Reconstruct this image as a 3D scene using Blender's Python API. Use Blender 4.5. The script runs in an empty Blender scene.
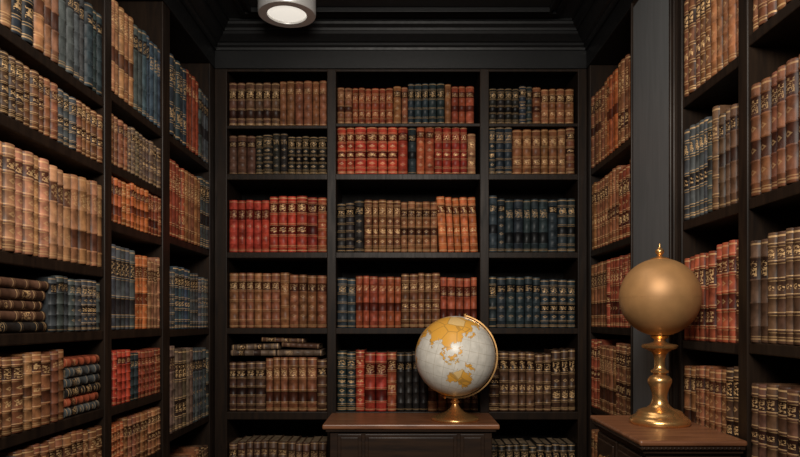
import bpy, bmesh, math, random
import numpy as np
from mathutils import Vector, Matrix
random.seed(11)
scene = bpy.context.scene
try:
    scene.view_settings.view_transform = 'Standard'
    scene.view_settings.look = 'None'
except Exception: pass
V = Vector

# ---------------------------------------------------------------- materials
def new_mat(name):
    m = bpy.data.materials.new(name); m.use_nodes = True
    nt = m.node_tree
    return m, nt, nt.nodes['Principled BSDF']

class G:
    """tiny node-graph helper"""
    def __init__(s, nt): s.nt = nt
    def n(s, t, **k):
        nd = s.nt.nodes.new(t)
        for a, b in k.items(): setattr(nd, a, b)
        return nd
    def link(s, a, b): s.nt.links.new(a, b)
    def m(s, op, a, b=None, c=None):
        nd = s.n('ShaderNodeMath', operation=op)
        for i, x in enumerate((a, b, c)):
            if x is None: continue
            if isinstance(x, (int, float)): nd.inputs[i].default_value = x
            else: s.link(x, nd.inputs[i])
        return nd.outputs[0]
    def mix(s, f, a, b):
        nd = s.n('ShaderNodeMix', data_type='RGBA')
        for idx, x in ((0, f), (6, a), (7, b)):
            if isinstance(x, (int, float)): nd.inputs[idx].default_value = x
            elif isinstance(x, tuple): nd.inputs[idx].default_value = (x[0], x[1], x[2], 1)
            else: s.link(x, nd.inputs[idx])
        return nd.outputs[2]
    def mixf(s, f, a, b):
        nd = s.n('ShaderNodeMix', data_type='FLOAT')
        for idx, x in ((0, f), (2, a), (3, b)):
            if isinstance(x, (int, float)): nd.inputs[idx].default_value = x
            else: s.link(x, nd.inputs[idx])
        return nd.outputs[0]

def wood(name, c1, c2, rough=0.4, scale=(3, 3, 40), bump=0.1, spec=0.5):
    m, nt, b = new_mat(name); g = G(nt)
    tc = g.n('ShaderNodeTexCoord'); mp = g.n('ShaderNodeMapping')
    mp.inputs['Scale'].default_value = scale
    g.link(tc.outputs['Object'], mp.inputs[0])
    nz = g.n('ShaderNodeTexNoise'); nz.inputs['Scale'].default_value = 2.0
    nz.inputs['Detail'].default_value = 6; nz.inputs['Distortion'].default_value = 0.6
    g.link(mp.outputs[0], nz.inputs[0])
    f = g.m('MULTIPLY', g.m('SUBTRACT', nz.outputs[0], 0.3), 2.4)
    fc = g.m('MINIMUM', g.m('MAXIMUM', f, 0.0), 1.0)
    g.link(g.mix(fc, c1, c2), b.inputs['Base Color'])
    g.link(g.mixf(fc, rough + 0.1, rough), b.inputs['Roughness'])
    b.inputs['Specular IOR Level'].default_value = spec
    bp = g.n('ShaderNodeBump'); bp.inputs['Strength'].default_value = bump
    bp.inputs['Distance'].default_value = 0.002
    g.link(nz.outputs[0], bp.inputs['Height']); g.link(bp.outputs[0], b.inputs['Normal'])
    return m

M_DARK = wood('ebonised_wood', (0.0085, 0.0055, 0.004), (0.024, 0.0145, 0.0092), 0.36, (28, 28, 3), 0.1, 0.16)
M_CROWN = wood('crown_wood', (0.0055, 0.0057, 0.006), (0.0095, 0.0097, 0.010), 0.38, (28, 28, 28), 0.1, 0.25)
M_BACK = wood('bookcase_back_wood', (0.0035, 0.003, 0.0026), (0.007, 0.0056, 0.0048), 0.6, (28, 28, 3), 0.1, 0.1)
M_PIL = wood('painted_panel', (0.100, 0.104, 0.107), (0.122, 0.126, 0.129), 0.42, (20, 20, 2), 0.04)
M_TOP = wood('walnut_top', (0.10, 0.036, 0.016), (0.27, 0.11, 0.048), 0.32, (3, 30, 20))
M_TBODY = wood('walnut_body', (0.016, 0.009, 0.006), (0.040, 0.022, 0.013), 0.36, (3, 30, 30), 0.1, 0.25)
M_CEIL = wood('ceiling_paint', (0.010, 0.011, 0.012), (0.014, 0.015, 0.016), 0.45, (4, 4, 4), 0.03)
M_WALL = wood('wall_paint', (0.018, 0.018, 0.018), (0.024, 0.024, 0.024), 0.6, (6, 6, 6), 0.03)
M_FLOOR = wood('floor_boards', (0.035, 0.02, 0.012), (0.08, 0.045, 0.026), 0.35, (14, 1.5, 5))

def metal(name, col, rough, metallic=1.0, mottled=0.0):
    m, nt, b = new_mat(name); g = G(nt)
    b.inputs['Metallic'].default_value = metallic
    nz = g.n('ShaderNodeTexNoise'); nz.inputs['Scale'].default_value = 22; nz.inputs['Detail'].default_value = 6
    tc = g.n('ShaderNodeTexCoord'); g.link(tc.outputs['Object'], nz.inputs[0])
    k = 1 - mottled
    g.link(g.mix(nz.outputs[0], tuple(c * k for c in col), col), b.inputs['Base Color'])
    g.link(g.mixf(nz.outputs[0], rough - 0.06, rough + 0.08), b.inputs['Roughness'])
    return m
M_GOLD = metal('polished_brass', (0.88, 0.50, 0.19), 0.27, 0.9, 0.2)
M_GOLDM = metal('satin_brass', (0.52, 0.275, 0.105), 0.50, 0.35, 0.45)
M_CHROME = metal('brushed_nickel', (0.80, 0.79, 0.77), 0.38, 0.35, 0.05)
M_LENS, _nt, _b = new_mat('frosted_diffuser')
_b.inputs['Base Color'].default_value = (0.8, 0.78, 0.72, 1); _b.inputs['Roughness'].default_value = 0.5
_b.inputs['Emission Color'].default_value = (1, 0.93, 0.82, 1); _b.inputs['Emission Strength'].default_value = 0.75

# book leather: colour + decoration from attributes / spine uv
def book_mat():
    m, nt, b = new_mat('book_leather_gilt'); g = G(nt)
    at = g.n('ShaderNodeAttribute', attribute_name='bcol')
    uv = g.n('ShaderNodeUVMap', uv_map='spine'); rn = g.n('ShaderNodeUVMap', uv_map='rnd'); bpn = g.n('ShaderNodeUVMap', uv_map='bands')
    su = g.n('ShaderNodeSeparateXYZ'); g.link(uv.outputs[0], su.inputs[0])
    sr = g.n('ShaderNodeSeparateXYZ'); g.link(rn.outputs[0], sr.inputs[0])
    sb = g.n('ShaderNodeSeparateXYZ'); g.link(bpn.outputs[0], sb.inputs[0])
    u, v, r1, r2 = su.outputs[0], su.outputs[1], sr.outputs[0], sr.outputs[1]
    pitch, first = sb.outputs[0], sb.outputs[1]
    t = g.m('DIVIDE', g.m('SUBTRACT', v, first), pitch)
    fr = g.m('FRACT', g.m('ADD', t, 0.5))
    dist = g.m('MULTIPLY', g.m('ABSOLUTE', g.m('SUBTRACT', fr, 0.5)), pitch)
    half = g.m('MULTIPLY', pitch, 0.5)
    isspine = g.m('GREATER_THAN', v, 0.0)
    inr = g.m('MULTIPLY', g.m('GREATER_THAN', v, g.m('SUBTRACT', first, 0.04)), g.m('LESS_THAN', v, g.m('SUBTRACT', 1.04, first)))
    fil = g.m('MULTIPLY', g.m('GREATER_THAN', dist, 0.010), g.m('LESS_THAN', dist, 0.018))
    fil = g.m('MULTIPLY', g.m('MULTIPLY', fil, inr), g.m('GREATER_THAN', r2, 0.3))
    def bandd(c): return g.m('ABSOLUTE', g.m('SUBTRACT', v, c))
    def band(c, hw): return g.m('LESS_THAN', bandd(c), hw)
    ends = g.m('MAXIMUM', band(0.035, 0.008), band(0.965, 0.008))
    ends = g.m('MAXIMUM', ends, g.m('MULTIPLY', band(0.060, 0.005), g.m('GREATER_THAN', r1, 0.4)))
    cb = g.n('ShaderNodeCombineXYZ')
    g.link(g.m('MULTIPLY', u, 7.0), cb.inputs[0]); g.link(g.m('MULTIPLY', v, 62.0), cb.inputs[1])
    g.link(g.m('MULTIPLY', r1, 91.0), cb.inputs[2])
    nz = g.n('ShaderNodeTexNoise'); nz.inputs['Scale'].default_value = 1.0; nz.inputs['Detail'].default_value = 2
    g.link(cb.outputs[0], nz.inputs[0])
    text = g.m('GREATER_THAN', nz.outputs[0], 0.52)
    uc = g.m('LESS_THAN', g.m('ABSOLUTE', g.m('SUBTRACT', u, 0.5)), 0.30)
    lc = g.m('SUBTRACT', g.m('SUBTRACT', 1.0, first), half)
    p1 = g.m('LESS_THAN', bandd(lc), g.m('SUBTRACT', half, 0.036))
    l2 = g.m('SUBTRACT', lc, g.m('MULTIPLY', pitch, 2.0))
    p2 = g.m('LESS_THAN', bandd(l2), g.m('SUBTRACT', half, 0.055))
    text = g.m('MULTIPLY', g.m('MULTIPLY', text, uc),
               g.m('MAXIMUM', p1, g.m('MULTIPLY', p2, g.m('GREATER_THAN', r2, 0.6))))
    loz = g.m('ADD', g.m('MULTIPLY', g.m('ABSOLUTE', g.m('SUBTRACT', u, 0.5)), 0.12), g.m('SUBTRACT', half, dist))
    orn = g.m('MULTIPLY', g.m('LESS_THAN', loz, 0.028), g.m('GREATER_THAN', loz, 0.012))
    orn = g.m('MULTIPLY', g.m('MULTIPLY', orn, inr), g.m('GREATER_THAN', r1, 0.65))
    orn = g.m('MULTIPLY', orn, g.m('SUBTRACT', 1.0, p1))
    gold = g.m('MAXIMUM', g.m('MAXIMUM', g.m('MULTIPLY', fil, 0.7), g.m('MULTIPLY', ends, 0.75)), g.m('MAXIMUM', g.m('MULTIPLY', text, 1.0), g.m('MULTIPLY', orn, 0.6)))
    gold = g.m('MULTIPLY', gold, isspine)
    tc = g.n('ShaderNodeTexCoord')
    wn = g.n('ShaderNodeTexNoise'); wn.inputs['Scale'].default_value = 60; wn.inputs['Detail'].default_value = 3
    g.link(tc.outputs['Object'], wn.inputs[0])
    gold = g.m('MULTIPLY', gold, g.m('MINIMUM', g.m('MULTIPLY', wn.outputs[0], 1.6), 0.9))
    gold = g.m('MULTIPLY', gold, g.mixf(r2, 0.35, 1.0))
    lab = g.m('MULTIPLY', g.m('LESS_THAN', bandd(lc), g.m('SUBTRACT', half, 0.012)), g.m('GREATER_THAN', g.m('FRACT', g.m('MULTIPLY', r1, 7.3)), 0.45))
    lab2 = g.m('MULTIPLY', g.m('LESS_THAN', bandd(l2), g.m('SUBTRACT', half, 0.012)), g.m('GREATER_THAN', g.m('FRACT', g.m('MULTIPLY', r1, 13.7)), 0.65))
    lab = g.m('MULTIPLY', g.m('MAXIMUM', lab, lab2), isspine)
    ln = g.n('ShaderNodeTexNoise'); ln.inputs['Scale'].default_value = 38; ln.inputs['Detail'].default_value = 7
    g.link(tc.outputs['Object'], ln.inputs[0])
    vary = g.m('MAXIMUM', 0.2, g.m('SUBTRACT', g.m('MULTIPLY', ln.outputs[0], 2.4), 0.2))
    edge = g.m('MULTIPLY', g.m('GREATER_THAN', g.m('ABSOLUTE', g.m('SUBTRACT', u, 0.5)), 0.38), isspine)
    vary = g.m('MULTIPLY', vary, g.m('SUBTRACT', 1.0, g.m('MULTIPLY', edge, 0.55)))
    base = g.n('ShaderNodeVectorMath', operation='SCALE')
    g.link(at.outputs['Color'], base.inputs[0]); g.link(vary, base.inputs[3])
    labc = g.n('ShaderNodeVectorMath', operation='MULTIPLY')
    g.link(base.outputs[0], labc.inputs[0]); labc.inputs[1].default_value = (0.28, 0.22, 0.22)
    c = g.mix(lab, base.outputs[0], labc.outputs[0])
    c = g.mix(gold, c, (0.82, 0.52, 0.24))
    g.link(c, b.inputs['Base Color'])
    g.link(g.m('MULTIPLY', gold, 0.3), b.inputs['Metallic'])
    g.link(g.mixf(ln.outputs[0], 0.34, 0.62), b.inputs['Roughness'])
    b.inputs['Specular IOR Level'].default_value = 0.28
    bp = g.n('ShaderNodeBump'); bp.inputs['Strength'].default_value = 0.25; bp.inputs['Distance'].default_value = 0.001
    g.link(ln.outputs[0], bp.inputs['Height']); g.link(bp.outputs[0], b.inputs['Normal'])
    return m
M_BOOK = book_mat()

# ---------------------------------------------------------------- mesh helpers
def mesh_obj(name, verts, faces, mats, fm=None, smooth=False, parent=None):
    me = bpy.data.meshes.new(name); me.from_pydata([tuple(v) for v in verts], [], faces)
    for m in mats: me.materials.append(m)
    if fm: me.polygons.foreach_set('material_index', fm)
    if smooth: me.polygons.foreach_set('use_smooth', [True] * len(faces))
    me.update()
    o = bpy.data.objects.new(name, me); scene.collection.objects.link(o)
    if parent: o.parent = parent
    return o

class Boxes:
    def __init__(s): s.v = []; s.f = []; s.m = []
    def add(s, x0, x1, y0, y1, z0, z1, mi=0):
        if x0 > x1: x0, x1 = x1, x0
        if y0 > y1: y0, y1 = y1, y0
        n = len(s.v)
        s.v += [(x0,y0,z0),(x1,y0,z0),(x1,y1,z0),(x0,y1,z0),(x0,y0,z1),(x1,y0,z1),(x1,y1,z1),(x0,y1,z1)]
        s.f += [(n,n+3,n+2,n+1),(n+4,n+5,n+6,n+7),(n,n+1,n+5,n+4),(n+1,n+2,n+6,n+5),(n+2,n+3,n+7,n+6),(n+3,n,n+4,n+7)]
        s.m += [mi]*6
    def build(s, name, mats, bevel=0.003, parent=None):
        o = mesh_obj(name, s.v, s.f, mats, s.m, parent=parent)
        if bevel:
            b = o.modifiers.new('bevel', 'BEVEL'); b.width = bevel; b.segments = 2; b.limit_method = 'ANGLE'
        return o

def lathe(name, prof, mat, loc, seg=64, parent=None, smooth=True):
    vs = []; fs = []
    n = len(prof)
    for i in range(seg):
        a = 2*math.pi*i/seg
        for r, z in prof: vs.append((loc[0]+r*math.cos(a), loc[1]+r*math.sin(a), loc[2]+z))
    for i in range(seg):
        j = (i+1) % seg
        for k in range(n-1): fs.append((i*n+k, j*n+k, j*n+k+1, i*n+k+1))
    fs.append(tuple(i*n for i in reversed(range(seg)))); fs.append(tuple(i*n+n-1 for i in range(seg)))
    o = mesh_obj(name, vs, fs, [mat], smooth=smooth, parent=parent)
    md = o.modifiers.new('e', 'EDGE_SPLIT'); md.split_angle = math.radians(50)
    return o

def empty(name, loc):
    e = bpy.data.objects.new(name, None); scene.collection.objects.link(e); e.empty_display_size = 0.05
    return e

# ---------------------------------------------------------------- room shell
XL, XR, YB, YF, ZC = -1.14, 1.10, 3.30, -1.2, 2.50
def shell(name, a, mat):
    b = Boxes(); b.add(*a); return b.build(name, [mat], 0)
shell('floor', (XL-0.1, XR+0.1, YF, YB+0.1, -0.1, 0), M_FLOOR)
shell('ceiling', (XL-0.1, XR+0.1, YF, YB+0.1, ZC, ZC+0.1), M_CEIL)
shell('wall_back', (XL-0.1, XR+0.1, YB, YB+0.1, 0, ZC), M_WALL)
shell('wall_left', (XL-0.1, XL, YF, YB, 0, ZC), M_WALL)
shell('wall_right', (XR, XR+0.1, YF, YB, 0, ZC), M_WALL)

FX_L, FX_R, FY = -0.88, 0.84, 3.0        # bookcase front planes
TOPZ = 2.31
ST = 0.028

# --- back bookcase
b = Boxes()
b.add(FX_L, FX_R, YB-0.02, YB-0.002, 0, 2.40, 1)
b.add(FX_L+0.001, FX_R-0.001, FY-0.004, YB-0.02, TOPZ, 2.40, 2)       # frieze
b.add(FX_L+0.001, FX_R-0.001, FY-0.006, YB-0.02, 0, 0.10)          # plinth
backbays = [(-0.822, -0.360), (-0.318, 0.346), (0.388, 0.798)]
for x0, x1 in [(FX_L, -0.822), (-0.360, -0.318), (0.346, 0.388), (0.798, FX_R)]:
    b.add(x0, x1, FY, YB-0.02, 0.10, TOPZ)
backshelves = [[2.050, 1.826, 1.464, 1.113, 0.7254, 0.36, 0.10],
               [2.060, 1.826, 1.464, 1.113, 0.7254, 0.36, 0.10],
               [2.060, 1.826, 1.464, 1.113, 0.7254, 0.36, 0.10]]
for (x0, x1), zs in zip(backbays, backshelves):
    for i, z in enumerate(zs):
        th = 0.016 if i == 0 else (0.036 if i == 4 else ST)
        b.add(x0-0.004, x1+0.004, FY+0.004, YB-0.02, z-th, z)
    b.add(x0-0.004, x1+0.004, FY+0.003, FY+0.02, TOPZ-0.012, TOPZ)
b.build('bookcase', [M_DARK, M_BACK, M_CROWN], 0.003)

# --- side bookcases
def side_case(name, fx, wallx, stiles, bays, shelves, extra=None):
    b = Boxes(); s = 1 if wallx < fx else -1
    back = wallx + s*0.002
    y0 = stiles[0][0]; y1 = YB - 0.02
    b.add(back, back+s*0.018, y0, y1, 0, 2.40, 1)
    b.add(back+s*0.018, fx+s*0.004, y0, FY-0.006, TOPZ, 2.40, 3)
    b.add(back+s*0.018, fx+s*0.006, y0, FY-0.008, 0, 0.10)
    for a, c in stiles: b.add(back+s*0.018, fx, a, c, 0.10, TOPZ)
    for (a, c), zs in zip(bays, shelves):
        for z in zs:
            b.add(back+s*0.018, fx-s*0.004, a-0.004, c+0.004, z-ST, z)
    if extra: extra(b)
    return b.build(name, [M_DARK, M_BACK, M_PIL, M_CROWN], 0.003)

LB = [(0.50, 1.155), (1.20, 1.907), (1.952, 2.364), (2.434, 2.935)]
LS = [[1.82, 1.45, 1.10, 0.76, 0.40, 0.10],
      [1.801, 1.605, 1.303, 1.12, 0.892, 0.66, 0.36, 0.10],
      [1.841, 1.623, 1.448, 1.12, 0.888, 0.68, 0.38, 0.10],
      [1.849, 1.466, 1.114, 0.72, 0.38, 0.10]]
side_case('bookcase', FX_L, XL, [(0.455, 0.50), (1.155, 1.20), (1.907, 1.952), (2.364, 2.434), (2.935, 2.998)], LB, LS)

RB = [(0.40, 0.955), (1.0, 1.596), (1.64, 1.975), (2.425, 2.955)]
RS = [[1.82, 1.45, 1.10, 0.76, 0.40, 0.10],
      [1.849, 1.449, 1.095, 0.75, 0.40, 0.10],
      [1.820, 1.449, 1.090, 0.76, 0.40, 0.10],
      [1.834, 1.4645, 1.12, 0.76, 0.40, 0.10]]
def pil(b):
    b.add(XR-0.02, FX_R-0.012, 2.005, 2.375, 0.10, TOPZ, 0)
    b.add(FX_R-0.010, FX_R-0.016, 2.03, 2.35, 0.14, TOPZ-0.03, 2)   # grey painted panel
    b.add(FX_R-0.010, FX_R-0.020, 2.012, 2.024, 0.12, TOPZ-0.01, 0)
    b.add(FX_R-0.010, FX_R-0.020, 2.356, 2.368, 0.12, TOPZ-0.01, 0)
side_case('bookcase', FX_R, XR, [(0.355, 0.40), (0.955, 1.0), (1.596, 1.64), (1.975, 2.005), (2.375, 2.425), (2.955, 2.998)], RB, RS, pil)

# --- crown mouldings (swept stepped profile) and ceiling trim
def crown(name, axis, pos, a0, a1, sgn):
    prof = [(0.0, 2.392), (0.012, 2.392), (0.014, 2.402), (0.022, 2.410), (0.022, 2.420), (0.030, 2.424), (0.040, 2.434),
            (0.055, 2.448), (0.060, 2.458), (0.066, 2.458), (0.070, 2.468), (0.084, 2.480), (0.088, 2.490), (0.094, 2.490),
            (0.094, 2.4995), (0.0, 2.4995)]
    vs = []
    for t in (a0, a1):
        for d, z in prof:
            if axis == 'x': vs.append((t, pos+sgn*d, z))
            else: vs.append((pos+sgn*d, t, z))
    n = len(prof)
    fs = [(i, (i+1) % n, n+(i+1) % n, n+i) for i in range(n)] + [tuple(range(n)), tuple(range(2*n-1, n-1, -1))]
    o = mesh_obj(name, vs, fs, [M_CROWN])
    bm = bmesh.new(); bm.from_mesh(o.data); bmesh.ops.recalc_face_normals(bm, faces=bm.faces); bm.to_mesh(o.data); bm.free()
crown('trim_1', 'x', FY, FX_L, FX_R, -1)
crown('trim_2', 'y', FX_L, 0.4, FY, 1)
crown('trim_3', 'y', FX_R, 0.3, FY, -1)
b = Boxes()
for ins, th, zz in ((0.16, 0.022, 0.012), (0.205, 0.012, 0.02)):
    x0, x1, y0, y1 = FX_L+ins, FX_R-ins, 0.5, FY-ins+0.02
    b.add(x0, x1, y1-th, y1, ZC-zz, ZC-0.0005); b.add(x0, x1, y0, y0+th, ZC-zz, ZC-0.0005)
    b.add(x0, x0+th, y0+th, y1-th, ZC-zz, ZC-0.0005); b.add(x1-th, x1, y0+th, y1-th, ZC-zz, ZC-0.0005)
b.build('trim_4', [M_CROWN], 0.002)

# ---------------------------------------------------------------- books
COL = dict(
    tan=(0.33, 0.150, 0.070), brown=(0.20, 0.076, 0.033), red=(0.34, 0.040, 0.022), orange=(0.42, 0.112, 0.036),
    rust=(0.25, 0.056, 0.025), navy=(0.022, 0.031, 0.036), slate=(0.056, 0.062, 0.062), black=(0.020, 0.017, 0.015),
    dbrown=(0.085, 0.041, 0.024), grey=(0.12, 0.080, 0.055), blue=(0.034, 0.052, 0.066))
ANG = [math.radians(a) for a in (-84, -56, -28, 0, 28, 56, 84)]
STY = [(0.18, 0.14, 5), (0.18, 0.14, 5), (0.225, 0.1625, 4), (0.155, 0.1125, 6), (0.195, 0.11, 5)]

class Books:
    def __init__(s): s.v = []; s.f = []; s.c = []; s.uv = []; s.r = []; s.sm = []; s.bp = []; s.st = STY[0]
    def face(s, idx, col, uvs, rnd, sm=False):
        s.f.append(idx); s.sm.append(sm)
        for k in range(len(idx)):
            s.c.extend((col[0], col[1], col[2], 1)); s.uv.extend(uvs[k] if uvs else (0.5, -1)); s.r.extend(rnd); s.bp.extend(s.st[:2])
    def box(s, P, w0, w1, d0, d1, h0, h1, col, rnd):
        n = len(s.v)
        for h in (h0, h1):
            for w, d in ((w0, d0), (w1, d0), (w1, d1), (w0, d1)): s.v.append(P(w, d, h))
        for q in ((0,3,2,1), (4,5,6,7), (0,1,5,4), (1,2,6,5), (2,3,7,6), (3,0,4,7)):
            s.face(tuple(n+i for i in q), col, None, rnd)
    def book(s, o, W, O, U, w, h, d, col, rnd):
        s.st = STY[int(rnd[0]*997) % len(STY)]
        pitch, first, nb = s.st
        P = lambda a, b_, c: tuple(o + W*a + O*b_ + U*c)
        rings = [(0.0, -0.0012), (0.012, 0.0)]
        for ib in range(nb):
            bb = first+ib*pitch
            rings += [(bb-0.011, 0), (bb-0.005, 0.0017), (bb+0.005, 0.0017), (bb+0.011, 0)]
        rings += [(0.988, 0.0), (1.0, -0.0012)]
        k = w*0.38
        n = len(s.v); m = len(ANG)
        for v, off in rings:
            for a in ANG:
                s.v.append(P(w/2 + (w/2)*math.sin(a)/math.sin(ANG[-1]), k*(math.cos(a)-math.cos(ANG[-1])) + off*math.cos(a), v*h))
        for i in range(len(rings)-1):
            for j in range(m-1):
                u0, u1 = j/(m-1), (j+1)/(m-1); v0, v1 = max(rings[i][0], 0.001), rings[i+1][0]
                s.face((n+i*m+j, n+i*m+j+1, n+(i+1)*m+j+1, n+(i+1)*m+j), col, ((u0,v0),(u1,v0),(u1,v1),(u0,v1)), rnd, True)
        t = n+(len(rings)-1)*m
        s.face(tuple(t+j for j in range(m)), col, None, rnd)
        s.face(tuple(n+j for j in reversed(range(m))), col, None, rnd)
        tb = 0.0022
        s.box(P, 0, tb, -d, 0, 0, h, col, rnd); s.box(P, w-tb, w, -d, 0, 0, h, col, rnd)
        s.box(P, tb, w-tb, -d+0.004, 0, 0.003, h-0.004, (0.22, 0.155, 0.095), rnd)
    def fill(s, base, W, O, L, segs, H):
        """segs: (fraction, colours, height factor, kind)"""
        Z = V((0, 0, 1)); pos = 0.003; L = L - 0.006
        for sg in segs:
            frac, cols, hf = sg[:3]; kind = sg[3] if len(sg) > 3 else 'v'
            cols = cols.split('/')
            ln = L*frac
            if kind == 'h':
                z = 0.0; n = max(2, int(round(H*hf/0.030))); th0 = H*hf/n
                for i in range(n):
                    th = th0*random.uniform(0.86, 0.99); hl = ln*random.uniform(0.86, 0.96)
                    off = random.uniform(0, ln-hl)
                    c = COL[random.choice(cols)]
                    k = random.uniform(0.75, 1.2)
                    o = base + W*(pos+off+hl) + Z*(z) - O*random.uniform(0.0, 0.012)
                    s.book(o, Z, O, -W, th, hl, 0.15, [x*k for x in c], (random.random(), random.random()))
                    z += th+0.0004
                pos += ln; continue
            if kind == 'gap': pos += ln; continue
            T = sg[4] if len(sg) > 4 else 0.0365
            n = max(1, int(round(ln/T))); ws = [random.uniform(0.8, 1.2) for _ in range(n)]
            sc = ln/sum(ws)
            rs = (random.random(), random.random()); left = 0; kh = 1.0
            for i in range(n):
                if left == 0:
                    left = random.choice((1, 2, 3, 4, 5, 6)); rs = (random.random(), random.random())
                    cc = COL[random.choice(cols)]; kk = random.uniform(0.66, 1.2); kh = random.uniform(0.93, 1.03)
                left -= 1
                k = kk*random.uniform(0.80, 1.2)
                w = ws[i]*sc
                h = H*hf*kh*random.uniform(0.984, 1.01)
                col = (cc[0]*k, cc[1]*k*random.uniform(0.9, 1.1), cc[2]*k*random.uniform(0.88, 1.12))
                bk = random.uniform(0, 0.006)
                if kind == 'lean':
                    th = math.radians(3.0)
                    Ww = W*math.cos(th) + Z*math.sin(th); Uu = Z*math.cos(th) - W*math.sin(th)
                    o = base + W*(pos+h*math.sin(th)*0.5) - O*bk
                    s.book(o, Ww, O, Uu, (w-0.0014)*0.96, h*0.985, 0.15, col, rs)
                else:
                    o = base + W*pos - O*bk
                    s.book(o, W, O, Z, w-0.0014, h, 0.16, col, rs)
                pos += w
    def build(s, name):
        o = mesh_obj(name, s.v, s.f, [M_BOOK]); me = o.data
        ca = me.color_attributes.new('bcol', 'FLOAT_COLOR', 'CORNER'); ca.data.foreach_set('color', s.c)
        l = me.uv_layers.new(name='spine'); l.data.foreach_set('uv', s.uv)
        l = me.uv_layers.new(name='rnd'); l.data.foreach_set('uv', s.r)
        l = me.uv_layers.new(name='bands'); l.data.foreach_set('uv', s.bp)
        me.polygons.foreach_set('use_smooth', s.sm); me.update()
        return o

def do_rows(B, kind, bay, z, H, segs):
    a, c = bay
    if kind == 'B': B.fill(V((a, FY+0.028, z+0.0005)), V((1, 0, 0)), V((0, -1, 0)), c-a, segs, H)
    if kind == 'L': B.fill(V((FX_L-0.010, a, z+0.0005)), V((0, 1, 0)), V((1, 0, 0)), c-a, segs, H)
    if kind == 'R': B.fill(V((FX_R+0.012, c, z+0.0005)), V((0, -1, 0)), V((-1, 0, 0)), c-a, segs, H)

# back
B = Books()
bl, bc, br = backbays
S = backshelves
rowsB = [
 (bl, S[0][0], .205, [(1, 'brown/dbrown', 1)]),
 (bl, S[0][1], .190, [(.6, 'dbrown/black', 1), (.4, 'black/dbrown', .98)]),
 (bl, S[0][2], .255, [(1, 'red/rust', 1, 'v', .042)]),
 (bl, S[0][3], .250, [(1, 'brown/brown/tan', 1, 'v', .042)]),
 (bl, S[0][4], .245, [(1, 'brown/dbrown', 1, 'v', .042)]),
 (bl, S[0][5], .225, [(.6, 'dbrown', 1), (.4, 'black/dbrown', 1)]),
 (bl, S[0][6], .21, [(1, 'brown/navy', 1)]),
 (bc, S[1][0], .178, [(.50, 'brown/rust', 1, 'v', .033), (.26, 'navy', 1.04, 'v', .033), (.21, 'brown/rust', 1.04, 'v', .033)]),
 (bc, S[1][1], .226, [(.50, 'red', 1.0, 'v', .046), (.06, 'navy', .98, 'v', .036), (.36, 'red/rust', 1.0, 'v', .04), (.06, 'tan', .85, 'v')]),
 (bc, S[1][2], .240, [(.19, 'navy/black', 1), (.26, 'brown', 1, 'v', .035), (.26, 'rust/brown', 1), (.28, 'rust/orange', 1.06, 'lean')]),
 (bc, S[1][3], .250, [(.13, 'navy', .98), (.86, 'rust/brown/rust', 1)]),
 (bc, S[1][4], .285, [(.13, 'navy', 1), (.29, 'rust/rust/red', 1, 'v', .045), (.22, 'navy/black', 1), (.36, 'dbrown/brown', .98)]),
 (bc, S[1][5], .23, [(1, 'brown/navy/dbrown', 1)]),
 (bc, S[1][6], .21, [(1, 'brown/navy', 1)]),
 (br, S[2][0], .175, [(.5, 'navy/black', 1), (.48, 'rust/brown', 1)]),
 (br, S[2][1], .222, [(.27, 'navy', 1), (.72, 'brown/rust/brown', 1, 'v', .042)]),
 (br, S[2][2], .262, [(1, 'navy', 1, 'v', .042)]),
 (br, S[2][3], .243, [(1, 'navy', 1, 'v', .042)]),
 (br, S[2][4], .285, [(.12, 'dbrown', 1), (.6, 'dbrown/dbrown/navy', 1, 'v', .042), (.28, 'dbrown', 1, 'v', .042)]),
 (br, S[2][5], .215, [(1, 'black/navy', 1)]),
 (br, S[2][6], .21, [(1, 'brown/navy', 1)]),
]
for bay, z, H, sg in rowsB: do_rows(B, 'B', bay, z, H, sg)
# books lying on top of the left fifth row
Z = V((0, 0, 1)); X = V((1, 0, 0)); O = V((0, -1, 0))
zt = 0.7254+0.2575
for i, (x1, hl, th, dz) in enumerate([(-0.60, 0.21, .028, 0), (-0.385, 0.21, .028, 0), (-0.585, 0.22, .026, .0288), (-0.40, 0.175, .022, .0288), (-0.47, 0.20, .020, .056)]):
    tilt = math.radians((0, 0, 2, -3, -2)[i])
    Uu = -(X*math.cos(tilt)+Z*math.sin(tilt)); Ww = Z*math.cos(tilt)-X*math.sin(tilt)
    B.book(V((x1, FY+0.028, zt+dz+(0.004 if i > 1 else 0))), Ww, O, Uu, th, hl, 0.15, COL['grey' if i < 3 else 'dbrown'], (random.random(), random.random()))
B.build('antique_books')

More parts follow.
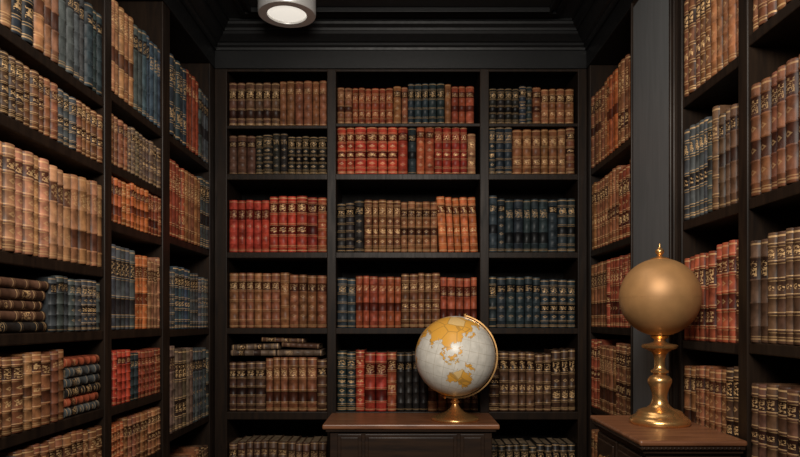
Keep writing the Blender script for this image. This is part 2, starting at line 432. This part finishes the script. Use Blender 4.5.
# left
B = Books()
b0, b1, b2, b3 = LB
for z in LS[0]: do_rows(B, 'L', b0, z, .25, [(1, random.choice(('tan/brown', 'navy/brown', 'rust')), 1)])
rowsL = [
 (b1, 1.801, .250, [(.38, 'brown/tan', 1), (.12, 'navy', 1), (.16, 'tan', 1), (.34, 'navy/slate', .98)]),
 (b1, 1.605, .148, [(.45, 'dbrown/grey/brown', 1, 'v', .03), (.2, 'brown', 1, 'v', .03), (.35, 'slate/brown', .96, 'v', .03)]),
 (b1, 1.303, .235, [(.6, 'tan', 1), (.4, 'tan/brown', 1)]),
 (b1, 1.120, .148, [(.14, 'slate', 1), (.46, 'dbrown/black/dbrown', .92, 'h'), (.39, 'slate', .98, 'v', .032)]),
 (b1, 0.892, .178, [(.70, 'tan/brown/brown', 1), (.29, 'rust/slate/rust/black', .95, 'h')]),
 (b1, 0.660, .185, [(.4, 'slate/dbrown', 1), (.6, 'slate/brown', 1)]),
 (b1, 0.360, .21, [(1, 'brown/navy', 1)]), (b1, 0.10, .2, [(1, 'brown/navy', 1)]),
 (b2, 1.841, .290, [(.42, 'orange/tan', 1, 'v', .034), (.18, 'slate', 1), (.4, 'blue/slate', 1, 'v', .034)]),
 (b2, 1.623, .150, [(.3, 'brown', 1, 'v', .03), (.7, 'grey/slate', 1, 'v', .03)]),
 (b2, 1.448, .145, [(1, 'orange/rust', 1, 'v', .03)]),
 (b2, 1.120, .260, [(.45, 'slate/brown', 1, 'v', .034), (.25, 'orange', 1, 'v', .034), (.3, 'tan', .96, 'v', .034)]),
 (b2, 0.888, .165, [(.35, 'red', 1, 'v', .03), (.15, 'navy', 1, 'v', .03), (.5, 'rust/orange', 1, 'v', .03)]),
 (b2, 0.680, .160, [(1, 'orange/brown', 1, 'v', .03)]),
 (b2, 0.380, .2, [(1, 'brown/navy', 1)]), (b2, 0.10, .2, [(1, 'brown/navy', 1)]),
 (b3, 1.849, .310, [(.4, 'blue/navy', 1), (.3, 'rust', 1), (.3, 'slate', 1)]),
 (b3, 1.466, .305, [(.35, 'orange/rust', 1), (.4, 'brown', 1), (.25, 'slate', 1)]),
 (b3, 1.114, .240, [(.5, 'slate/blue', 1), (.5, 'slate', .98)]),
 (b3, 0.720, .325, [(.55, 'slate/grey', 1), (.45, 'grey/slate', .97)]),
 (b3, 0.380, .22, [(1, 'brown/dbrown', 1)]), (b3, 0.10, .2, [(1, 'brown/navy', 1)]),
]
for bay, z, H, sg in rowsL: do_rows(B, 'L', bay, z, H, sg)
B.build('antique_books')

# right (segments run far -> near)
B = Books()
b0, b1, b2, b3 = RB
for z in RS[0]: do_rows(B, 'R', b0, z, .25, [(1, random.choice(('tan/brown', 'navy/brown', 'rust')), 1)])
rowsR = [
 (b3, 1.834, .325, [(.35, 'tan/brown', 1), (.65, 'orange/brown', 1)]),
 (b3, 1.4645, .290, [(1, 'rust/brown', 1)]),
 (b3, 1.120, .275, [(1, 'rust/brown', 1)]),
 (b3, 0.760, .300, [(1, 'brown/rust', 1)]),
 (b3, 0.400, .25, [(1, 'brown', 1)]), (b3, 0.10, .22, [(1, 'brown', 1)]),
 (b2, 1.820, .280, [(.5, 'brown', 1, 'v', .03), (.5, 'brown', 1, 'v', .03)]),
 (b2, 1.449, .272, [(.55, 'grey/slate', 1, 'v', .03), (.45, 'grey/dbrown', 1, 'v', .03)]),
 (b2, 1.090, .262, [(1, 'rust/brown', 1, 'v', .032)]),
 (b2, 0.760, .262, [(1, 'dbrown/brown', 1, 'v', .032)]),
 (b2, 0.400, .25, [(1, 'brown', 1)]), (b2, 0.10, .22, [(1, 'brown', 1)]),
 (b1, 1.849, .290, [(1, 'brown', 1)]),
 (b1, 1.449, .275, [(1, 'brown', 1)]),
 (b1, 1.095, .252, [(.35, 'slate/dbrown', 1, 'v', .034), (.65, 'slate/dbrown', 1)]),
 (b1, 0.750, .265, [(1, 'dbrown/dbrown/brown', 1)]),
 (b1, 0.400, .25, [(1, 'brown', 1)]), (b1, 0.10, .22, [(1, 'brown', 1)]),
]
for bay, z, H, sg in rowsR: do_rows(B, 'R', bay, z, H, sg)
B.build('antique_books')

# ---------------------------------------------------------------- centre table
e = empty('console_table', (0, 0, 0))
x0, x1, y0, y1, zt = -0.337, 0.386, 2.645, 2.985, 0.724
b = Boxes()
b.add(x0, x1, y0, y1, zt-0.020, zt, 0)
b.build('tabletop', [M_TOP], 0.005, e)
b = Boxes()
b.add(x0+0.012, x1-0.012, y0+0.012, y1-0.005, zt-0.032, zt-0.0202)
b.add(x0+0.028, x1-0.028, y0+0.028, y1-0.01, zt-0.16, zt-0.0322)
b.build('apron', [M_TBODY], 0.003, e)
b = Boxes()
for a, w in ((x0+0.06, 0.10), (x0+0.172, x1-x0-0.344), (x1-0.16, 0.10)):
    b.add(a, a+w, y0+0.018, y0+0.0278, zt-0.150, zt-0.042)
    b.add(a+0.014, a+w-0.014, y0+0.012, y0+0.0178, zt-0.138, zt-0.054)
b.build('drawer_fronts', [M_TBODY], 0.004, e)
for i, cx in enumerate((x0+0.05, x1-0.05)):
    for j, cy in enumerate((y0+0.05, y1-0.035)):
        bb = Boxes(); bb.add(cx-0.022, cx+0.022, cy-0.022, cy+0.022, 0.48, zt-0.1602); bb.build('leg_block_%d%d' % (i, j), [M_TBODY], 0.003, e)
        lathe('leg_%d%d' % (i, j), [(0.014, 0), (0.018, 0.02), (0.012, 0.04), (0.016, 0.1), (0.021, 0.3), (0.014, 0.42), (0.022, 0.44), (0.02, 0.4798)], M_TBODY, (cx, cy, 0.0), 24, e)

# ---------------------------------------------------------------- right cabinet
e = empty('side_cabinet', (0, 0, 0))
x0, x1, y0, y1, zt = 0.568, 0.829, 1.57, 2.00, 0.858
b = Boxes()
b.add(x0, x1, y0, y1, zt-0.014, zt); b.build('cabinet_top', [M_TOP], 0.005, e)
b = Boxes()
b.add(x0+0.005, x1-0.003, y0+0.005, y1-0.005, zt-0.024, zt-0.0142)
b.add(x0+0.012, x1-0.004, y0+0.012, y1-0.012, zt-0.034, zt-0.0242)
b.add(x0+0.022, x1-0.006, y0+0.022, y1-0.022, 0.08, zt-0.0342)
b.add(x0+0.010, x1-0.004, y0+0.010, y1-0.010, 0.0, 0.0798)
# drawers on the front (-y) and side (-x)
zz = zt-0.045
for z0, z1 in ((zz-0.12, zz), (zz-0.26, zz-0.135), (0.11, zz-0.275)):
    b.add(x0+0.035, x1-0.02, y0+0.014, y0+0.0218, z0, z1)
    b.add(x0+0.050, x1-0.035, y0+0.009, y0+0.0138, z0+0.014, z1-0.014)
    for ya, yb in ((y0+0.035, (y0+y1)/2-0.008), ((y0+y1)/2+0.008, y1-0.035)):
        b.add(x0+0.014, x0+0.0218, ya, yb, z0, z1)
        b.add(x0+0.009, x0+0.0138, ya+0.014, yb-0.014, z0+0.014, z1-0.014)
b.build('cabinet_body', [M_TBODY], 0.003, e)
# beaded edge
vs = []; fs = []
def bead(c, r):
    n = len(vs)
    for dx, dy, dz in ((1,0,0),(-1,0,0),(0,1,0),(0,-1,0),(0,0,1),(0,0,-1)): vs.append((c[0]+dx*r, c[1]+dy*r, c[2]+dz*r))
    for q in ((0,2,4),(2,1,4),(1,3,4),(3,0,4),(2,0,5),(1,2,5),(3,1,5),(0,3,5)): fs.append(tuple(n+i for i in q))
t = y0+0.012
while t < y1-0.01: bead((x0+0.006, t, zt-0.0195), 0.005); t += 0.0105
t = x0+0.012
while t < x1-0.01: bead((t, y0+0.006, zt-0.0195), 0.005); t += 0.0105
mesh_obj('beading', vs, fs, [M_TBODY], smooth=True, parent=e)
for i, zk in enumerate((zz-0.06, zz-0.197)):
    for j, yk in enumerate((y0+0.125, y1-0.125)):
        k = lathe('pull_%d%d' % (i, j), [(0.003, 0), (0.003, 0.006), (0.008, 0.009), (0.009, 0.014), (0.004, 0.018)], M_GOLD, (0, 0, 0), 20, e)
        k.rotation_euler = (0, math.radians(-90), 0); k.location = (x0+0.009, yk, zk)

# ---------------------------------------------------------------- brass globe ornament
e = empty('brass_globe', (0, 0, 0))
gx, gy, gz = 0.717, 1.83, 0.8585
q = 0.002815; hq = q*0.965
prof = [(0,0),(28,0),(29,1.5),(29,4),(27.5,6),(26.5,7),(25,8),(23.5,9),(22,11),(21,13),(18,14.5),(13,16),(10,18.5),(8,22),(7,27),(7.5,32),(9.5,38),
        (11.5,43),(11.5,46),(9.5,49),(6.5,50.5),(6,52),(8.5,53),(8.5,55),(6,56.5),(5,60),(5,66),(6,71),(8,74),(12,76.5),(17,78.5),(17.5,80.5),(16,82),(10,83),(6,84.5),(5,87),(8,89),(9,91),(0.5,92)]
lathe('stand', [(max(r, 0.2)*q, z*hq) for r, z in prof], M_GOLD, (gx, gy, gz), 72, e)
R = 0.1095; cz = gz+91*hq+R-0.001
sp = [(max(R*math.sin(math.pi*i/64), 0.0003), -R*math.cos(math.pi*i/64)) for i in range(65)]
lathe('sphere', sp, M_GOLDM, (gx, gy, cz), 128, e)
lathe('equator_seam', [(R-0.001, -0.0008), (R+0.0003, -0.0006), (R+0.0003, 0.0006), (R-0.001, 0.0008)], M_GOLDM, (gx, gy, cz), 96, e)
lathe('finial', [(0.024, -0.004), (0.025, -0.001), (0.018, 0.002), (0.010, 0.004), (0.006, 0.008), (0.009, 0.012), (0.012, 0.017), (0.012, 0.021), (0.008, 0.026), (0.004, 0.029), (0.003, 0.034), (0.0008, 0.042)],
      M_GOLD, (gx, gy, cz+R), 40, e)

# ---------------------------------------------------------------- terrestrial globe
land = [
 # Eurasia
 [(-10,36),(-9,43),(-1,44),(-4,48),(2,51),(8,54),(10,58),(5,59),(6,62),(14,68),(26,71),(40,67),(45,68),(55,69),(68,69),(72,73),(82,74),(98,77),(112,76),(114,73),(130,72),(140,73),(160,70),(179,69),(179,65),(170,60),(163,59),(162,55),(157,51),(155,57),(163,62),(155,60),(142,59),(136,54),(141,52),(139,47),(133,43),(128,40),(129,36),(126,35),(125,39),(121,40),(118,38),(122,37),(119,35),(122,31),(120,26),(114,22),(108,21),(106,18),(109,13),(106,9),(103,11),(100,13),(100,8),(104,2),(101,3),(98,8),(98,16),(94,16),(91,22),(87,21),(80,15),(80,11),(77,8),(73,17),(72,21),(67,24),(61,25),(57,26),(51,28),(48,30),(52,24),(56,26),(59,22),(55,17),(45,13),(43,15),(39,21),(35,28),(34,31),(36,36),(30,36),(27,38),(27,41),(23,40),(23,36),(19,41),(14,45),(18,40),(16,38),(12,42),(8,44),(3,43),(0,39),(-5,36)],
 # Africa
 [(-6,35),(10,37),(11,33),(20,31),(32,31),(35,27),(38,18),(43,11),(51,12),(48,5),(40,-3),(40,-14),(35,-20),(35,-25),(30,-31),(20,-35),(17,-30),(12,-17),(13,-6),(9,0),(9,4),(-4,5),(-8,4),(-15,10),(-17,15),(-16,24),(-10,30)],
 [(44,-16),(49,-12),(50,-16),(47,-25),(44,-23)],
 # Australia
 [(114,-22),(114,-34),(119,-35),(124,-33),(131,-31),(135,-35),(138,-35),(141,-38),(146,-39),(150,-37),(153,-31),(153,-25),(149,-20),(146,-19),(145,-15),(142,-11),(141,-17),(136,-15),(136,-12),(131,-12),(126,-14),(122,-18)],
 [(145,-41),(148,-41),(147,-43.5)], [(173,-35),(178,-38),(175,-41),(173,-39)], [(172,-41),(174,-42),(169,-46),(167,-45)],
 [(131,-1),(135,-3),(141,-2.5),(147,-6),(150,-10),(143,-8.5),(138,-8),(133,-4)],
 [(109,1),(113,3),(117,7),(119,5),(117,1),(116,-4),(111,-3)],
 [(95,5.5),(99,3),(104,-2),(106,-6),(101,-3)], [(105,-6),(114,-7),(115,-9),(106,-8)],
 [(119,-1),(121,1),(125,1.5),(121,0),(123,-4),(120,-5)],
 [(120,18),(122,18),(122,14),(124,12),(126,7),(122,8),(121,13)],
 [(130,31),(132,34),(140,36),(141,41),(145,43),(142,45),(140,42),(136,37),(131,34)],
 [(80,9),(82,7),(80,6)],
 # Americas
 [(-168,66),(-156,71),(-128,70),(-95,72),(-82,68),(-94,60),(-82,53),(-78,60),(-65,58),(-56,52),(-66,45),(-75,38),(-81,31),(-80,25),(-84,30),(-97,28),(-97,20),(-88,21),(-84,11),(-80,8),(-85,10),(-105,20),(-113,30),(-118,34),(-124,42),(-130,54),(-150,60),(-164,56)],
 [(-79,9),(-62,10),(-50,0),(-35,-7),(-40,-20),(-48,-27),(-57,-37),(-66,-45),(-69,-54),(-75,-50),(-71,-30),(-70,-18),(-81,-6)],
 [(-50,60),(-22,70),(-30,82),(-60,80)],
 [(-180,-72),(-60,-68),(0,-70),(60,-67),(120,-67),(180,-72),(180,-90),(-180,-90)],
]
e = empty('terrestrial_globe', (0, 0, 0))
gx, gy, gz = 0.214, 2.775, 0.7245
R = 0.171; cz = 0.996
NL, NT = 480, 240
lon = np.linspace(-180, 180, NL, endpoint=False); lat = np.linspace(-90, 90, NT+1)
LO, LA = np.meshgrid(lon, lat)
lo2 = LO + 1.2*np.sin(LA*0.9)+0.8*np.sin(LA*2.3+LO*.7); la2 = LA + 1.0*np.sin(LO*0.8)+0.7*np.sin(LO*2.1+1)
mask = np.zeros(LO.shape, bool)
for P in land:
    ins = np.zeros(LO.shape, bool); n = len(P)
    for i in range(n):
        xa, ya = P[i]; xb, yb = P[(i+1) % n]
        if ya == yb: continue
        cond = ((ya > la2) != (yb > la2)) & (lo2 < (xb-xa)*(la2-ya)/(yb-ya)+xa)
        ins ^= cond
    mask |= ins
f = mask.astype(float)
rlo = np.radians(LO); rla = np.radians(LA)
vx = R*np.cos(rla)*np.cos(rlo); vy = R*np.cos(rla)*np.sin(rlo); vz = R*np.sin(rla)
verts = np.stack([vx, vy, vz], -1).reshape(-1, 3)
faces = []
for i in range(NT):
    for j in range(NL):
        k = (j+1) % NL
        faces.append((i*NL+j, i*NL+k, (i+1)*NL+k, (i+1)*NL+j))
m, nt, bs = new_mat('globe_map'); g = G(nt)
la_ = g.n('ShaderNodeAttribute', attribute_name='land')
tc = g.n('ShaderNodeTexCoord'); sx = g.n('ShaderNodeSeparateXYZ'); g.link(tc.outputs['Object'], sx.inputs[0])
lonn = g.m('DIVIDE', g.m('ARCTAN2', sx.outputs[1], sx.outputs[0]), math.radians(15))
latn = g.m('DIVIDE', g.m('ARCSINE', g.m('DIVIDE', sx.outputs[2], R)), math.radians(15))
def gridl(x, w): return g.m('GREATER_THAN', g.m('ABSOLUTE', g.m('SUBTRACT', g.m('FRACT', x), 0.5)), 0.5-w)
grid = g.m('MULTIPLY', g.m('MAXIMUM', gridl(lonn, 0.025), gridl(latn, 0.025)), 0.4)
vo = g.n('ShaderNodeTexVoronoi'); vo.inputs['Scale'].default_value = 17; g.link(tc.outputs['Object'], vo.inputs[0])
sc_ = g.n('ShaderNodeSeparateColor'); g.link(vo.outputs['Color'], sc_.inputs[0])
ve = g.n('ShaderNodeTexVoronoi', feature='DISTANCE_TO_EDGE'); ve.inputs['Scale'].default_value = 17; g.link(tc.outputs['Object'], ve.inputs[0])
bord = g.m('LESS_THAN', ve.outputs['Distance'], 0.03)
nz = g.n('ShaderNodeTexNoise'); nz.inputs['Scale'].default_value = 40; nz.inputs['Detail'].default_value = 6; g.link(tc.outputs['Object'], nz.inputs[0])
sea = g.mix(nz.outputs[0], (0.50, 0.475, 0.41), (0.95, 0.90, 0.80))
sea = g.mix(grid, sea, (0.34, 0.27, 0.17))
pale = g.m('GREATER_THAN', sc_.outputs[0], 0.88)
gl = g.mix(pale, (0.80, 0.39, 0.055), (0.80, 0.56, 0.25))
gl = g.mix(g.m('MULTIPLY', bord, 0.6), gl, (0.26, 0.14, 0.04))
gl = g.mix(g.m('MULTIPLY', nz.outputs[0], 0.3), gl, (0.92, 0.54, 0.11))
lv = la_.outputs['Fac']
coast = g.m('MULTIPLY', g.m('GREATER_THAN', lv, 0.12), g.m('LESS_THAN', lv, 0.5))
col = g.mix(g.m('GREATER_THAN', lv, 0.5), sea, gl)
col = g.mix(g.m('MULTIPLY', coast, 0.8), col, (0.18, 0.10, 0.04))
g.link(col, bs.inputs['Base Color']); bs.inputs['Roughness'].default_value = 0.34
tilt = Matrix.Rotation(math.radians(14), 4, 'Y')
map_o = mesh_obj('map_sphere', verts, faces, [m], smooth=True, parent=e)
at = map_o.data.attributes.new('land', 'FLOAT', 'POINT'); at.data.foreach_set('value', f.reshape(-1))
map_o.matrix_local = Matrix.Translation((gx, gy, cz)) @ tilt @ Matrix.Rotation(math.radians(2), 4, 'X') @ Matrix.Rotation(math.radians(-90-122), 4, 'Z')
# meridian arm (flat brass arc, half circle on the right)
vs = []; fs = []
n = 72
for i in range(n+1):
    a = math.pi*i/n
    for r, yy in ((R+0.004, -0.005), (R+0.010, -0.005), (R+0.010, 0.005), (R+0.004, 0.005)):
        vs.append((r*math.sin(a), yy, r*math.cos(a)))
for i in range(n):
    for k in range(4): fs.append((i*4+k, i*4+(k+1) % 4, (i+1)*4+(k+1) % 4, (i+1)*4+k))
fs += [(0,1,2,3), (n*4+3, n*4+2, n*4+1, n*4)]
o = mesh_obj('meridian_arm', vs, fs, [M_GOLD], parent=e)
bm = bmesh.new(); bm.from_mesh(o.data); bmesh.ops.recalc_face_normals(bm, faces=bm.faces); bm.to_mesh(o.data); bm.free()
o.matrix_local = Matrix.Translation((gx, gy, cz)) @ tilt @ Matrix.Rotation(math.radians(-8), 4, 'Z')
for i, s in enumerate((1, -1)):
    k = lathe('pivot_%d' % i, [(0.005, -0.008), (0.006, 0.004), (0.008, 0.006), (0.007, 0.010), (0.002, 0.013)], M_GOLD, (0, 0, 0), 24, e)
    k.matrix_local = Matrix.Translation((gx, gy, cz)) @ tilt @ (Matrix.Rotation(math.pi, 4, 'X') if s < 0 else Matrix.Identity(4)) @ Matrix.Translation((0, 0, R+0.004))
H = cz-R-0.010-gz
lathe('base', [(0.0005, 0), (0.100, 0), (0.103, 0.004), (0.102, 0.009), (0.096, 0.013), (0.088, 0.016), (0.080, 0.019), (0.060, 0.026), (0.038, 0.036), (0.024, 0.048), (0.016, 0.060), (0.013, 0.068), (0.018, 0.073), (0.020, 0.078), (0.014, 0.083), (0.011, H-0.006), (0.014, H+0.001), (0.0005, H+0.004)], M_GOLD, (gx, gy, gz), 72, e)

# ---------------------------------------------------------------- ceiling light
e = empty('ceiling_light', (0, 0, 0))
lx, ly = -0.49, 2.70
lathe('drum', [(0.09, 0.0835), (0.119, 0.0835), (0.119, 0.004), (0.116, 0.0), (0.082, 0.0), (0.080, 0.004), (0.080, 0.012), (0.0005, 0.012)], M_CHROME, (lx, ly, 2.416), 80, e)
lathe('diffuser', [(0.0005, 0.0), (0.040, 0.0008), (0.072, 0.004), (0.079, 0.009), (0.079, 0.0118), (0.0005, 0.0118)], M_LENS, (lx, ly, 2.416), 64, e)

# ---------------------------------------------------------------- lights
def area(name, loc, tgt, sx, sy, power, col, spread=180):
    l = bpy.data.lights.new(name, 'AREA'); l.shape = 'RECTANGLE'; l.size = sx; l.size_y = sy; l.energy = power; l.color = col
    l.spread = math.radians(spread)
    o = bpy.data.objects.new(name, l); scene.collection.objects.link(o); o.location = loc
    o.rotation_euler = (V(tgt)-V(loc)).to_track_quat('-Z', 'Y').to_euler()
    return o
area('key_light', (0.0, 0.25, 2.15), (-0.02, 3.0, 1.05), 0.8, 0.5, 23, (1.0, 0.93, 0.84), 120)
area('ceiling_fill', (0.0, 1.75, 2.46), (0.0, 1.95, 0), 0.6, 0.8, 4.2, (1.0, 0.90, 0.78))
w = bpy.data.worlds.new('world'); scene.world = w; w.use_nodes = True
w.node_tree.nodes['Background'].inputs[0].default_value = (0.9, 0.92, 1.0, 1)
w.node_tree.nodes['Background'].inputs[1].default_value = 0.07

# ---------------------------------------------------------------- camera
cd = bpy.data.cameras.new('camera'); cam = bpy.data.objects.new('camera', cd); scene.collection.objects.link(cam)
cd.sensor_width = 36; cd.lens = 29.25; cd.shift_x = -5/800; cd.shift_y = 91.5/800; cd.clip_start = 0.05
cam.location = (0, 0, 1.15); cam.rotation_euler = (math.radians(90), 0, 0)
scene.camera = cam
